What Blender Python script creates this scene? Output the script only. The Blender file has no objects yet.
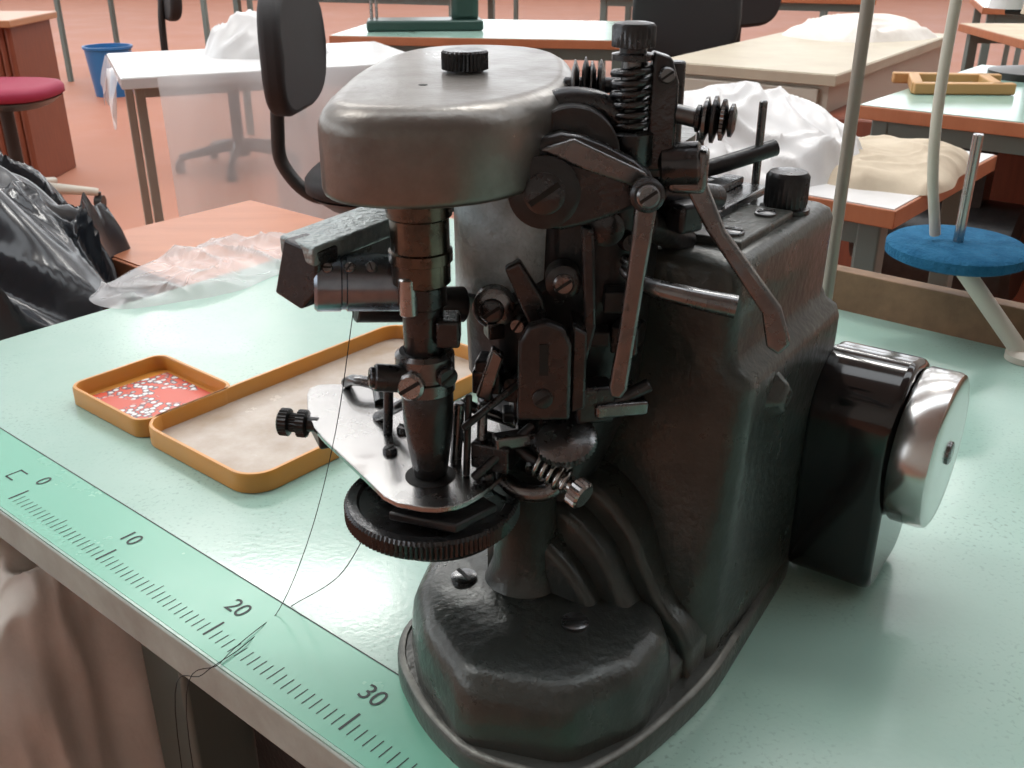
import bpy, math, random, bmesh
from mathutils import Vector, noise
random.seed(4)
TZ=0.76
def T(p): return Vector((p[0]/100,p[1]/100,p[2]/100+TZ))
COL=bpy.context.scene.collection
# ---------------------------------------------------------------- materials
def pm(name,col,metal=0,rough=.5,var=.0,vscale=20,col2=None,bump=0,bscale=200,coat=0,alpha=1,trans=0,rvar=0,spec=.5,stretch=None):
    m=bpy.data.materials.new(name); m.use_nodes=True
    nt=m.node_tree; N=nt.nodes; Lk=nt.links; b=N['Principled BSDF']
    b.inputs['Base Color'].default_value=(*col,1); b.inputs['Metallic'].default_value=metal
    b.inputs['Roughness'].default_value=rough; b.inputs['Coat Weight'].default_value=coat
    b.inputs['Coat Roughness'].default_value=.15
    b.inputs['Specular IOR Level'].default_value=spec
    b.inputs['Alpha'].default_value=alpha; b.inputs['Transmission Weight'].default_value=trans
    tc=N.new('ShaderNodeTexCoord'); src=tc.outputs['Object']
    if stretch:
        mp=N.new('ShaderNodeMapping'); mp.inputs['Scale'].default_value=stretch; Lk.new(src,mp.inputs[0]); src=mp.outputs[0]
    if col2 or rvar:
        n=N.new('ShaderNodeTexNoise'); n.inputs['Scale'].default_value=vscale; n.inputs['Detail'].default_value=6; n.inputs['Roughness'].default_value=.65
        Lk.new(src,n.inputs['Vector'])
        if col2:
            r=N.new('ShaderNodeValToRGB'); r.color_ramp.elements[0].position=.5-.5*var; r.color_ramp.elements[1].position=.5+.5*var
            r.color_ramp.elements[0].color=(*col,1); r.color_ramp.elements[1].color=(*col2,1)
            Lk.new(n.outputs['Fac'],r.inputs[0]); Lk.new(r.outputs[0],b.inputs['Base Color'])
        if rvar:
            mr=N.new('ShaderNodeMapRange'); mr.inputs[1].default_value=.3; mr.inputs[2].default_value=.7
            mr.inputs[3].default_value=max(.02,rough-rvar); mr.inputs[4].default_value=min(1,rough+rvar)
            Lk.new(n.outputs['Fac'],mr.inputs[0]); Lk.new(mr.outputs[0],b.inputs['Roughness'])
    if bump:
        n2=N.new('ShaderNodeTexNoise'); n2.inputs['Scale'].default_value=bscale; n2.inputs['Detail'].default_value=3
        Lk.new(src,n2.inputs['Vector'])
        bp=N.new('ShaderNodeBump'); bp.inputs['Strength'].default_value=bump; bp.inputs['Distance'].default_value=.002
        Lk.new(n2.outputs['Fac'],bp.inputs['Height']); Lk.new(bp.outputs[0],b.inputs['Normal'])
    return m
def wear(m,edgecol,amount=1.0):
    N=m.node_tree.nodes; L=m.node_tree.links; b=N['Principled BSDF']; s=b.inputs['Base Color']
    old=s.links[0].from_socket if s.links else None
    g=N.new('ShaderNodeNewGeometry'); r=N.new('ShaderNodeValToRGB'); r.color_ramp.elements[0].position=.52; r.color_ramp.elements[1].position=.60
    L.new(g.outputs['Pointiness'],r.inputs[0]); mx=N.new('ShaderNodeMix'); mx.data_type='RGBA'; mx.inputs[7].default_value=(*edgecol,1)
    mm=N.new('ShaderNodeMath'); mm.operation='MULTIPLY'; mm.inputs[1].default_value=amount; L.new(r.outputs[0],mm.inputs[0]); L.new(mm.outputs[0],mx.inputs[0])
    if old: L.new(old,mx.inputs[6])
    L.new(mx.outputs[2],s); return m
HAM=wear(pm('hammered_charcoal_paint',(.060,.071,.066),.3,.32,.5,35,(.022,.026,.025),.28,230,.12,rvar=.1),(.15,.15,.135),.6)
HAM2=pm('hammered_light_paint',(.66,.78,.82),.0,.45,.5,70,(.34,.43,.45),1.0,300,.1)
CLB=pm('hammered_bar_paint',(.28,.34,.34),.3,.38,.4,60,(.14,.175,.175),.8,300,.2)
ARM=pm('worn_arm_metal',(.27,.265,.25),.8,.35,.4,14,(.105,.09,.077),.12,300,.1,rvar=.1)
BLK=pm('black_enamel',(.006,.006,.007),.0,.09,coat=.4,rvar=.04,vscale=15)
DST=pm('blackened_steel',(.09,.092,.096),.85,.29,.6,60,(.03,.031,.033),.1,400,rvar=.1)
DRK=pm('oily_black_iron',(.02,.021,.023),.5,.32,.6,40,(.05,.051,.052),.2,250)
STL=pm('polished_steel',(.50,.50,.495),1,.24,.5,40,(.32,.32,.32),rvar=.08)
LVR=pm('worn_lever_steel',(.25,.255,.26),.95,.27,.5,70,(.12,.123,.126),rvar=.08)
BLS=pm('blued_steel',(.34,.39,.45),1,.25,.5,50,(.14,.16,.19),rvar=.08)
BRZ=pm('tarnished_barrel_steel',(.20,.165,.13),1,.27,.4,60,(.05,.046,.045),rvar=.1)
CHR=pm('chrome',(.60,.60,.59),1,.2,rvar=.06,vscale=30)
SLOT=pm('slot_dark',(.005,.005,.005),0,.7)
RIM=pm('worn_flange_edge',(.20,.205,.185),.6,.42,.6,50,(.05,.052,.048),.2,200)
GPT=pm('grey_pole_paint',(.33,.31,.27),.3,.35)
MINT=pm('mint_laminate',(.28,.455,.39),0,.2,.4,6,(.33,.49,.43),.03,300,rvar=.07,spec=.65)
def dirty_mint():
    m=MINT.copy(); m.name='mint_laminate_dusty'; N=m.node_tree.nodes; L=m.node_tree.links; b=N['Principled BSDF']
    old=b.inputs['Base Color'].links[0].from_socket; tc=[n for n in N if n.type=='TEX_COORD'][0]
    n=N.new('ShaderNodeTexNoise'); n.inputs['Scale'].default_value=420; n.inputs['Detail'].default_value=2
    n3=N.new('ShaderNodeTexNoise'); n3.inputs['Scale'].default_value=9; n3.inputs['Detail'].default_value=4
    L.new(tc.outputs['Object'],n.inputs['Vector']); L.new(tc.outputs['Object'],n3.inputs['Vector'])
    r=N.new('ShaderNodeValToRGB'); r.color_ramp.elements[0].position=.57; r.color_ramp.elements[1].position=.72
    r3=N.new('ShaderNodeValToRGB'); r3.color_ramp.elements[0].position=.40; r3.color_ramp.elements[1].position=.7
    mu=N.new('ShaderNodeMath'); mu.operation='MULTIPLY'; mx=N.new('ShaderNodeMix'); mx.data_type='RGBA'; mx.inputs[7].default_value=(.13,.18,.15,1)
    L.new(n.outputs['Fac'],r.inputs[0]); L.new(n3.outputs['Fac'],r3.inputs[0]); L.new(r.outputs[0],mu.inputs[0]); L.new(r3.outputs[0],mu.inputs[1])
    m2=N.new('ShaderNodeMath'); m2.operation='MULTIPLY'; m2.inputs[1].default_value=.6; L.new(mu.outputs[0],m2.inputs[0]); L.new(m2.outputs[0],mx.inputs[0]); L.new(old,mx.inputs[6]); L.new(mx.outputs[2],b.inputs['Base Color'])
    return m
MINTD=dirty_mint()
TAPE=pm('ruler_tape',(.18,.46,.345),0,.25,rvar=.05,vscale=10)
INK=pm('ruler_ink',(.01,.02,.02),0,.5)
EDGE=pm('table_edge_band',(.40,.47,.43),0,.45,.4,25,(.27,.29,.26))
LEG=pm('table_leg_paint',(.16,.21,.20),.3,.45)
WOOD=pm('orange_wood',(.48,.18,.085),0,.42,.5,5,(.37,.125,.055),.05,80,stretch=(1,8,1))
OSB=pm('brown_board',(.24,.14,.075),0,.7,.5,40,(.13,.075,.04),.3,120)
RWD=pm('red_brown_wood',(.24,.065,.03),0,.45,.5,8,(.16,.04,.02),stretch=(10,10,1))
TRY=pm('orange_plastic',(.60,.25,.04),0,.32,.4,12,(.52,.26,.065))
FLR=pm('terracotta_floor',(.37,.135,.078),0,.58,.6,1.6,(.43,.20,.135),.05,40,rvar=.12,spec=.3)
WHT=pm('white_plastic_sheet',(.70,.71,.72),0,.3,.4,8,(.60,.60,.60),.1,30)
SHEET=pm('translucent_plastic_film',(.80,.82,.84),0,.2,alpha=.42)
DRP=pm('draped_plastic_sheet',(.80,.80,.82),0,.26,alpha=.6)
CLO=pm('cream_cloth',(.60,.52,.40),0,.85,.4,15,(.48,.40,.30),.4,60)
CLW=pm('white_cloth',(.80,.78,.74),0,.7,.4,12,(.66,.62,.57),.4,60)
BAG=pm('black_bag_film',(.012,.016,.022),0,.22,coat=.2)
CHB=pm('black_upholstery',(.012,.012,.014),0,.65,bump=.3,bscale=400)
PLB=pm('black_plastic',(.015,.015,.015),0,.35)
MAG=pm('magenta_upholstery',(.28,.012,.05),0,.6)
IVO=pm('ivory_paint',(.52,.49,.42),0,.4)
BEI=pm('beige_desk_top',(.53,.48,.37),0,.45,.4,8,(.45,.39,.30))
BLU=pm('blue_felt',(.013,.085,.18),0,.95,.4,60,(.03,.14,.26),1.0,300,spec=.1)
BPL=pm('blue_plastic',(.02,.14,.36),0,.35)
GRN=pm('dark_green_enamel',(.03,.07,.06),.2,.3)
WAL=pm('painted_wall',(.55,.53,.48),0,.8,.3,1,(.48,.46,.42))
CEI=pm('ceiling_paint',(.5,.5,.48),0,.9)
TRN=pm('window_frame_paint',(.5,.5,.48),0,.5)
CRD=pm('cardboard',(.45,.29,.15),0,.8,.4,10,(.38,.24,.12))
THR=pm('black_thread',(.01,.01,.012),0,.8)
# ---------------------------------------------------------------- mesh helpers
def empty(name,loc=(0,0,0)):
    e=bpy.data.objects.new(name,None); e.empty_display_size=.05; COL.objects.link(e); e.location=loc; return e
def mk(name,V,F,mat,parent=None,bevel=0,smooth=True,ang=38,seg=3,raw=False):
    me=bpy.data.meshes.new(name)
    me.from_pydata([tuple(v if raw else T(v)) for v in V],[],F); me.validate(); me.update()
    bm=bmesh.new(); bm.from_mesh(me); bmesh.ops.recalc_face_normals(bm,faces=bm.faces); bm.to_mesh(me); bm.free()
    ms=mat if isinstance(mat,(list,tuple)) else [mat]
    for m in ms: me.materials.append(m)
    if smooth:
        me.shade_smooth(); me.set_sharp_from_angle(angle=math.radians(ang))
    o=bpy.data.objects.new(name,me); COL.objects.link(o)
    if parent: o.parent=parent
    if bevel:
        b=o.modifiers.new('b','BEVEL'); b.width=bevel/100; b.segments=seg; b.limit_method='ANGLE'; b.angle_limit=math.radians(35); b.use_clamp_overlap=True
    return o
def extr(name,base,off,mat,parent=None,bevel=0,**k):
    n=len(base); off=Vector(off); V=[Vector(b) for b in base]+[Vector(b)+off for b in base]
    F=[list(range(n))[::-1],list(range(n,2*n))]+[[i,(i+1)%n,n+(i+1)%n,n+i] for i in range(n)]
    return mk(name,V,F,mat,parent,bevel,**k)
def prism(name,pts,z0,z1,mat,parent=None,bevel=0,**k):
    return extr(name,[(p[0],p[1],z0) for p in pts],(0,0,z1-z0),mat,parent,bevel,**k)
def box(name,c,s,mat,parent=None,bevel=0,rz=0,ax=None,**k):
    ca,sa=math.cos(rz),math.sin(rz); ux,uy=Vector((ca,sa,0)),Vector((-sa,ca,0)); uz=Vector((0,0,1))
    if ax: ux,uy,uz=ax
    c=Vector(c); h=[x/2 for x in s]
    base=[c-uz*h[2]+ux*a*h[0]+uy*b*h[1] for a,b in((-1,-1),(1,-1),(1,1),(-1,1))]
    return extr(name,base,uz*s[2],mat,parent,bevel,**k)
def frame(ax):
    ax=Vector(ax).normalized(); t=Vector((0,0,1)) if abs(ax.z)<.9 else Vector((1,0,0))
    u=ax.cross(t).normalized(); v=ax.cross(u).normalized(); return ax,u,v
def rev(name,prof,p0,axis,mat,parent=None,n=36,knurl=None,bevel=0,ang=38):
    ax,u,v=frame(axis); p0=Vector(p0); V=[];F=[]
    if knurl: n=knurl[0]*2
    for j,(r,h) in enumerate(prof):
        for i in range(n):
            rr=r
            if knurl and knurl[2]<=j<=knurl[3] and i%2: rr=r-knurl[1]
            a=2*math.pi*i/n; V.append(p0+ax*h+(u*math.cos(a)+v*math.sin(a))*rr)
    m=len(prof)
    for j in range(m-1):
        for i in range(n): F.append([j*n+i,j*n+(i+1)%n,(j+1)*n+(i+1)%n,(j+1)*n+i])
    F.append(list(range(n))[::-1]); F.append(list(range((m-1)*n,m*n)))
    return mk(name,V,F,mat,parent,bevel,ang=ang)
def cyl(name,p0,p1,r,mat,parent=None,r2=None,n=28,ch=.06,knurl=None):
    p0=Vector(p0);p1=Vector(p1); L=(p1-p0).length; r2=r if r2 is None else r2; ch=min(ch,r*.4,L*.3)
    return rev(name,[(r-ch,0),(r,ch),(r2,L-ch),(r2-ch,L)],p0,p1-p0,mat,parent,n,knurl=(knurl[0],knurl[1],1,2) if knurl else None)
def cat(pts,n=8):
    P=[Vector(p) for p in pts]; out=[]; m=len(P)
    for i in range(m-1):
        p0=P[i-1] if i>0 else P[i]*2-P[i+1]
        p1=P[i]; p2=P[i+1]; p3=P[i+2] if i+2<m else P[i+1]*2-P[i]
        for j in range(n):
            t=j/n; out.append(.5*((2*p1)+(p2-p0)*t+(2*p0-5*p1+4*p2-p3)*t*t+(3*p1-p0-3*p2+p3)*t**3))
    out.append(P[-1]); return out
def sweep(name,pts,r,mat,parent=None,n=12,smooth=8,raw=False):
    P=cat(pts,smooth) if smooth else [Vector(p) for p in pts]
    m=len(P); V=[];F=[]; prev=None
    for k,p in enumerate(P):
        t=(P[min(k+1,m-1)]-P[max(k-1,0)]).normalized()
        if prev is None: _,u,v=frame(t)
        else:
            u=(prev-t*prev.dot(t)).normalized(); v=t.cross(u)
        prev=u; rr=r(k/(m-1)) if callable(r) else r
        for i in range(n):
            a=2*math.pi*i/n; V.append(p+u*math.cos(a)*rr+v*math.sin(a)*rr)
    for k in range(m-1):
        for i in range(n): F.append([k*n+i,k*n+(i+1)%n,(k+1)*n+(i+1)%n,(k+1)*n+i])
    F.append(list(range(n))[::-1]); F.append(list(range((m-1)*n,m*n)))
    return mk(name,V,F,mat,parent,ang=60,raw=raw)
def coil(name,p0,p1,R,r,turns,mat,parent=None):
    p0=Vector(p0);p1=Vector(p1); ax,u,v=frame(p1-p0); L=(p1-p0).length; N=int(turns*16)
    pts=[p0+ax*L*i/N+(u*math.cos(2*math.pi*i/16)+v*math.sin(2*math.pi*i/16))*R for i in range(N+1)]
    return sweep(name,pts,r,mat,parent,n=8,smooth=0)
def chaikin(pts,it=3,q=.25):
    P=[Vector((p[0],p[1])) for p in pts]
    for _ in range(it):
        Q=[]
        for i in range(len(P)):
            a,b=P[i],P[(i+1)%len(P)]; Q+= [a*(1-q)+b*q, a*q+b*(1-q)]
        P=Q
    return P
def area2(P): return sum(P[i].x*P[(i+1)%len(P)].y-P[(i+1)%len(P)].x*P[i].y for i in range(len(P)))
def resample(P,n):
    L=[0]
    for i in range(len(P)): L.append(L[-1]+(P[(i+1)%len(P)]-P[i]).length)
    out=[];j=0
    for k in range(n):
        d=L[-1]*k/n
        while L[j+1]<d: j+=1
        f=(d-L[j])/max(1e-9,L[j+1]-L[j]); out.append(P[j].lerp(P[(j+1)%len(P)],f))
    return out
def inset(P,d):
    s=1 if area2(P)>0 else -1; n=len(P); out=[]
    for i in range(n):
        t=(P[(i+1)%n]-P[i-1]).normalized(); out.append(P[i]+Vector((-t.y,t.x))*d*s)
    return out
def shrink(P,k):
    c=sum(P,Vector((0,0)))/len(P); return [c+(p-c)*k for p in P]
def loft(name,layers,mat,parent=None,ang=50,bevel=0):
    n=len(layers[0][0]); V=[];F=[]
    for P,z in layers:
        for p in P: V.append((p[0],p[1],z))
    m=len(layers)
    for j in range(m-1):
        for i in range(n): F.append([j*n+i,j*n+(i+1)%n,(j+1)*n+(i+1)%n,(j+1)*n+i])
    F.append(list(range(n))[::-1]); F.append(list(range((m-1)*n,m*n)))
    return mk(name,V,F,mat,parent,ang=ang,bevel=bevel)
def rslab(name,outline,z0,z1,rt,rb,mat,parent=None,n=96,it=3,q=.25,slope=0):
    P=resample(chaikin(outline,it,q),n); Ls=[]
    for k in range(6):
        a=math.pi/2*k/5; Ls.append((inset(P,rb*(1-math.sin(a))),z0+rb*(1-math.cos(a))))
    for k in range(9):
        a=math.pi/2*k/8; Ls.append((inset(P,rt*(1-math.cos(a))+slope*k/8),z1-rt+rt*math.sin(a)))
    return loft(name,Ls,mat,parent,ang=60)
def rrect(a0,a1,b0,b1,r,n=8):
    P=[]
    for cx,cy,s in ((a1-r,b1-r,0),(a0+r,b1-r,90),(a0+r,b0+r,180),(a1-r,b0+r,270)):
        for k in range(n+1):
            t=math.radians(s+90*k/n); P.append(Vector((cx+r*math.cos(t),cy+r*math.sin(t))))
    return P
def screw(name,p,nrm,r,parent,mat=None,h=.18,a=.6):
    rev(name,[(r,-.1),(r,h*.6),(r*.8,h)],p,nrm,mat or DST,parent,20)
    ax,u,v=frame(nrm); d=u*math.cos(a)+v*math.sin(a); e=ax.cross(d)
    box(name+'_slot',Vector(p)+ax*(h),(r*1.7,r*.28,.06),SLOT,parent,ax=(d,e,ax),smooth=False)
def M(x,y,z=None):
    X=-3.5+.82*x+.572*y; Y=36.3-.572*x+.82*y
    return (X,Y) if z is None else (X,Y,z)
MX=Vector((.82,-.572,0)).normalized(); MY=Vector((.572,.82,0)).normalized(); UZ=Vector((0,0,1))
# =============================================================== MACHINE
mc=empty('industrial_sewing_machine')
B=[(-5.3,39.3),(-5.4,36.4),(-3.9,33.1),(-1.8,30.4),(2.2,29.0),(5.2,31.0),(9.0,35),(11.6,39.3),(16.5,47.3),(7,54),(0,46.5)]
bp=resample(chaikin(B,3,.2),120)
loft('base_flange',[(bp,0.02),(bp,.95),(inset(bp,.1),1.1)],HAM,mc)
loft('base_flange_edge',[(inset(bp,.1),1.05),(inset(bp,.06),1.12),(inset(bp,.15),1.22),(inset(bp,.36),1.22),(inset(bp,.42),1.05)],RIM,mc)
LB=[(-4.2,41),(-4.8,38),(-4.2,34.9),(-2.2,31.3),(2.2,30.1),(5.4,31.9),(7.1,34.4),(6.7,38.5),(4,42.5),(-1,43)]
lp=resample(chaikin(LB,3,.11),160)
loft('front_gear_housing',[(lp,1.0),(shrink(lp,.985),2.7),(shrink(lp,.97),3.3),(shrink(lp,.94),3.8),(shrink(lp,.89),4.15),(shrink(lp,.82),4.35),(shrink(lp,.6),4.55),(shrink(lp,.3),4.7)],HAM,mc,ang=80)
screw('housing_screw_1',(-2.2,37.9,4.62),(0,0,1),.6,mc,LVR)
screw('housing_screw_2',(2.7,34.6,4.66),(0,0,1),.6,mc,LVR,a=1.6)
def rr(x0,x1,y0,y1,r=1.0): return [Vector(M(p.x,p.y)) for p in rrect(x0,x1,y0,y1,r,7)]
Ls=[]
for z,x0,x1,y0,y1,r in ((1.0,.6,10.25,6.6,20.4,1.4),(3.5,.8,10.25,6.8,20.4,1.4),(5.5,1.2,10.25,7.1,20.4,1.4),(7.2,1.6,10.25,7.4,20.4,1.3),(8.6,2,10.25,7.7,20.4,1.1),(10,2,10.3,7.9,20.4,1),(13.2,2,10.4,8.0,20.4,1),(14.2,2,10.4,8,20.4,1),(14.7,2,10.25,8,20.3,1),(15.1,2,9.75,8,20,1),(15.6,2,9.5,8,20,1),(17.5,2,9.5,8,20,.9),(19.1,2,9.5,8,20,.8),(19.5,2.15,9.35,8.15,19.85,.75),(19.7,2.5,9.0,8.5,19.5,.6)):
    Ls.append((rr(x0,x1,y0,y1,r),z))
loft('body_casting',Ls,HAM,mc,ang=60)
def flank(name,ctrl,y0,y1,bev):
    C=cat([(x,0,z) for x,z in ctrl],6); P=[(p.x,p.z) for p in C]+[(ctrl[-1][0],1.0),(ctrl[0][0],1.0)]
    n=len(P); V=[];F=[]; rings=[]
    for s in range(8):
        k=0 if s==0 else (s-1)/6; d=0 if s==0 else bev*(1-math.cos(math.pi/2*k)); y=y0 if s==0 else y1+bev*(1-math.sin(math.pi/2*k))
        Q=[]
        for i,(x,z) in enumerate(P):
            if i<len(C):
                a=Vector(P[max(0,i-1)]); b=Vector(P[min(len(C)-1,i+1)]); t=(b-a).normalized(); nn=Vector((t.y,-t.x))
                if nn.y>0 or nn.x>0: nn=-nn
                q=Vector((x,z))+nn*d
            else: q=Vector((x,z))
            Q.append(M(q.x,y,max(.9,q.y)))
        rings.append(Q)
    for Q in rings: V+=Q
    m=len(rings)
    for j in range(m-1):
        for i in range(n): F.append([j*n+i,j*n+(i+1)%n,(j+1)*n+(i+1)%n,(j+1)*n+i])
    F.append(list(range((m-1)*n,m*n)))
    mk(name,V,F,HAM,mc,ang=55)
flank('housing_flank_outer',[(1.0,9.6),(3.4,9.5),(5.2,9.0),(6.7,7.6),(7.6,5.8),(8.4,4.4),(9.4,3.4),(10.0,2.4)],8.4,5.6,.4)
flank('housing_flank_middle',[(.8,8.7),(2.8,8.6),(4.5,8.1),(6.0,6.8),(6.9,5.2),(7.7,4.0),(8.8,3.0),(9.7,2.0)],7.5,4.3,.4)
flank('housing_flank_inner',[(.6,7.6),(2.2,7.5),(3.8,7.0),(5.3,5.8),(6.2,4.5),(7.1,3.4),(8.2,2.5),(9.0,1.6)],6,3.3,.4)
rev('pedestal',[(2.3,0),(1.8,.6),(1.45,1.6),(1.35,5.2),(1.6,5.6)],(.6,38.0,4.1),(0,0,1),HAM,mc)
c=Vector(M(10.2,11.5,13.0))
V=[c+MY*1.4,c+UZ*1.4,c-MY*1.4,c-UZ*1.4]; W=[p*.5+c*.5+MX*.8 for p in V]
mk('wall_boss',V+W,[[4,5,6,7]]+[[i,(i+1)%4,4+(i+1)%4,4+i] for i in range(4)],HAM,mc,bevel=.2)
# top of body
prism('top_cover_plate',[M(3,10),M(8.7,10),M(8.7,16),M(3,16)],19.6,20.05,HAM,mc,bevel=.12)
prism('top_cover_plate_dark',[M(3.4,12.5),M(6.5,12.5),M(6.5,18.5),M(3.4,18.5)],20,20.4,LVR,mc,bevel=.1)
prism('top_slide_plate',[M(4.4,11),M(5.4,11),M(5.4,18),M(4.4,18)],20.4,20.8,DST,mc,bevel=.1)
for i,(x,y) in enumerate(((3.8,11),(7.9,11),(7.9,14.6),(6.0,13.2),(3.9,17.6))):
    screw('top_screw_%d'%i,M(x,y,20.05 if i<3 else 20.4),(0,0,1),.5,mc,LVR,a=i)
box('top_clamp_block',M(2.6,10.5,20.6),(1.6,2.6,1.5),DST,mc,bevel=.25,ax=(MX,MY,UZ))
rev('oil_cap_knob',[(1.15,0),(1.15,.3),(.95,.35),(1.0,.5),(1.0,1.75),(.85,1.95),(.3,2.0)],M(7.9,17.0,19.6),(0,0,1),DST,mc,knurl=(30,.06,3,4))
sweep('top_lever_rod',[M(1.5,14,20.6),M(4,17,21.2),M(6,20,21.9)],.42,DRK,mc)
cyl('top_pin_1',M(5.5,19.2,19.5),M(5.5,19.2,24.2),.2,LVR,mc)
cyl('top_pin_2',M(2.7,18.5,19.5),M(2.7,18.5,22.6),.2,LVR,mc)
# belt cover + handwheel
prof=[]
for cy,cz,r,a0 in ((21.0,9.4,2.8,0),(20.0,9.6,2.9,90),(18.4,1.6,1.3,180),(21.6,2.4,2.1,270)):
    for k in range(11):
        a=math.radians(a0+90*k/10); prof.append((cy+r*math.cos(a),cz+r*math.sin(a)))
extr('belt_cover',[M(10.0,y,z) for y,z in prof],MX*4.5,BLK,mc,bevel=.4,ang=30)
rev('handwheel',[(3.5,0),(3.85,.08),(4.0,.3),(4.0,1.6),(3.92,1.85),(3.7,1.95),(3.0,1.98),(.5,2.0)],M(14.5,20.2,8.1),MX,CHR,mc,n=72,ang=35)
rev('handwheel_center_cap',[(.6,0),(.6,.1),(.5,.16)],M(16.5,20.2,8.1),MX,LVR,mc)
cyl('wheel_hub',M(10,20.2,8.1),M(14.6,20.2,8.1),1.4,DST,mc)
# arm
AO=[(-6.9,35.6),(-6.7,45),(-5.2,51.2),(-1.4,53),(2.6,50.5),(2.9,42),(2.2,38),(.2,34.4),(-2,33.0),(-4.6,32.9),(-6.4,33.9)]
rslab('arm_cover',AO,23.1,26.45,1.0,.35,ARM,mc,it=2)
rev('arm_knurled_screw',[(1.25,0),(1.2,.2),(.75,.25),(.75,.3),(.95,.35),(.95,1.0),(.85,1.08)],(-1.9,42.0,26.2),(0,0,1),DST,mc,knurl=(34,.07,4,5))
cyl('arm_oil_hole',(-3.3,38.3,26.4),(-3.3,38.3,26.47),.18,SLOT,mc)
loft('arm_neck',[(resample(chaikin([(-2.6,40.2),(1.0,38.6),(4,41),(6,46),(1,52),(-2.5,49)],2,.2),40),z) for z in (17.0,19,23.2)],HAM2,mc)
loft('arm_pillar',[(resample(chaikin([(1.6,42),(6.2,41),(9.5,48),(4,53),(-1,50)],2),40),z) for z in (14,23.3)],HAM,mc)
NX,NY=-3.45,36.3
rev('needle_barrel',[(1.0,0),(1.12,.1),(1.12,.9),(1.22,.95),(1.22,1.35),(1.12,1.4),(1.12,2.6),(1.24,2.7),(1.24,3.2),(1.1,3.3),(1.1,3.8)],(NX,NY,19.4),(0,0,1),BRZ,mc)
rev('needle_bar_bush',[(.75,0),(.8,.1),(.8,2.0),(.95,2.1),(.95,2.9),(.7,3.0),(.7,3.6)],(NX,NY,16.5),(0,0,1),DST,mc)
cyl('needle_bar_pin',(NX-.45,NY-.8,18.4),(NX-.45,NY-.8,19.9),.36,STL,mc)
rev('presser_collar',[(1.0,0),(1.18,.1),(1.18,.6),(1.08,.65),(1.08,.8),(1.18,.85),(1.18,1.6),(1.0,1.75)],(NX,NY,14.9),(0,0,1),LVR,mc)
rev('presser_cone',[(.45,0),(.68,.15),(.78,.7),(1.02,2.6),(1.05,3.9),(.95,4.1)],(NX+.05,NY,10.95),(0,0,1),DST,mc)
cyl('collar_lug',(NX-.7,NY-.7,15.7),(NX-1.9,NY-1.0,15.9),.55,DST,mc)
screw('collar_screw_1',(NX-.45,NY-1.15,15.6),(-.2,-1,.1),.55,mc,STL,.3)
screw('collar_screw_2',(NX+.9,NY-.9,15.9),(.5,-1,0),.42,mc,DST,.25)
screw('collar_lug_end',(NX-1.9,NY-1.0,15.9),(-1,-.25,.1),.42,mc,DST,.2)
box('collar_tab',(NX+1.0,NY-.2,17.6),(.9,1.4,1.1),DST,mc,bevel=.12)
# clamp cylinder at left
prism('clamp_bar',[(-8.9,37.0),(-7.3,35.3),(-4.6,39.6),(-2.0,44),(-3.6,46),(-5.9,42.1)],20.35,21.1,CLB,mc,bevel=.12)
prism('clamp_bar_web',[(-8.7,36.9),(-7.9,36.2),(-3.6,43.6),(-4.4,44.4)],18.8,20.4,HAM,mc,bevel=.1)
extr('clamp_end_block',[(-9.2,36.6,18.9),(-8.0,35.5,18.6),(-7.3,35.6,19.3),(-7.2,35.4,20.9),(-8.6,36.4,21.15)],(.7,.9,0),DST,mc,bevel=.12)
rev('clamp_cylinder',[(1.0,0),(1.12,.12),(1.12,1.0),(1.05,1.05),(1.05,1.2),(1.12,1.25),(1.12,3.5),(1.0,3.6)],(-7.6,36.4,19.4),(1,.2,-.07),BLS,mc)
cyl('clamp_shaft',(-6.3,37.8,18.0),(-2,39.4,17.4),.75,DRK,mc)
for i in range(3): screw('clamp_screw_%d'%i,(-6.9+i*.8,35.75+.15*i,20.2-.03*i),(-.1,-1,.7),.2,mc,LVR,.1,a=i)
# throat plate & disc
PL=[(-10.1,44.6),(-9.6,45.3),(-6.9,45.2),(-5.6,43.5),(-1.2,42.4),(.5,39.6),(0,37.2),(-.9,35.2),(-2.0,33.9),(-3.2,33.6),(-4.9,34.2),(-6.2,36.2),(-8.9,40.2),(-9.6,42)]
prism('throat_plate',[tuple(p) for p in chaikin(PL,1,.2)],10.75,11.0,STL,mc,bevel=.04)
prism('plate_bracket',[(-9.6,44),(-6.9,44.6),(-3,43),(-3.6,38),(-8.2,40.3)],9.9,10.75,DST,mc,bevel=.1)
rev('needle_hole_ring',[(1.05,0),(1.05,.05),(.9,.07)],(NX+.05,NY-.1,10.98),(0,0,1),SLOT,mc)
rev('feed_disc',[(2.9,0),(3.55,.1),(3.75,.25),(3.75,.85),(3.6,1.0),(3.2,1.0),(3.1,.85),(1.2,.85),(1.1,1.1)],(-3.4,36.7,8.75),(0,0,1),DST,mc,knurl=(110,.09,2,3),ang=30)
rev('lower_disc',[(2.2,0),(2.9,.1),(3.0,.5),(2.8,.6)],(-3.2,36.9,8.1),(0,0,1),DRK,mc,n=48)
prism('plate_front_tongue',[(-5.0,34.4),(-2.2,33.4),(-.6,35.0),(-1.4,36.0),(-2.2,35.0),(-4.3,35.6)],9.95,10.35,DRK,mc,bevel=.1)
rev('thumb_screw',[(.35,0),(.35,.5),(.66,.55),(.66,.95),(.45,1.0),(.45,1.35),(.66,1.4),(.66,1.8),(.5,1.9)],(-9.0,41.4,10.7),(-1,.15,.02),DRK,mc,knurl=(22,.05,2,7))
box('thumb_screw_block',(-8.9,42.0,10.2),(1.0,2.4,1.0),DRK,mc,bevel=.15,rz=.4)
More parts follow.
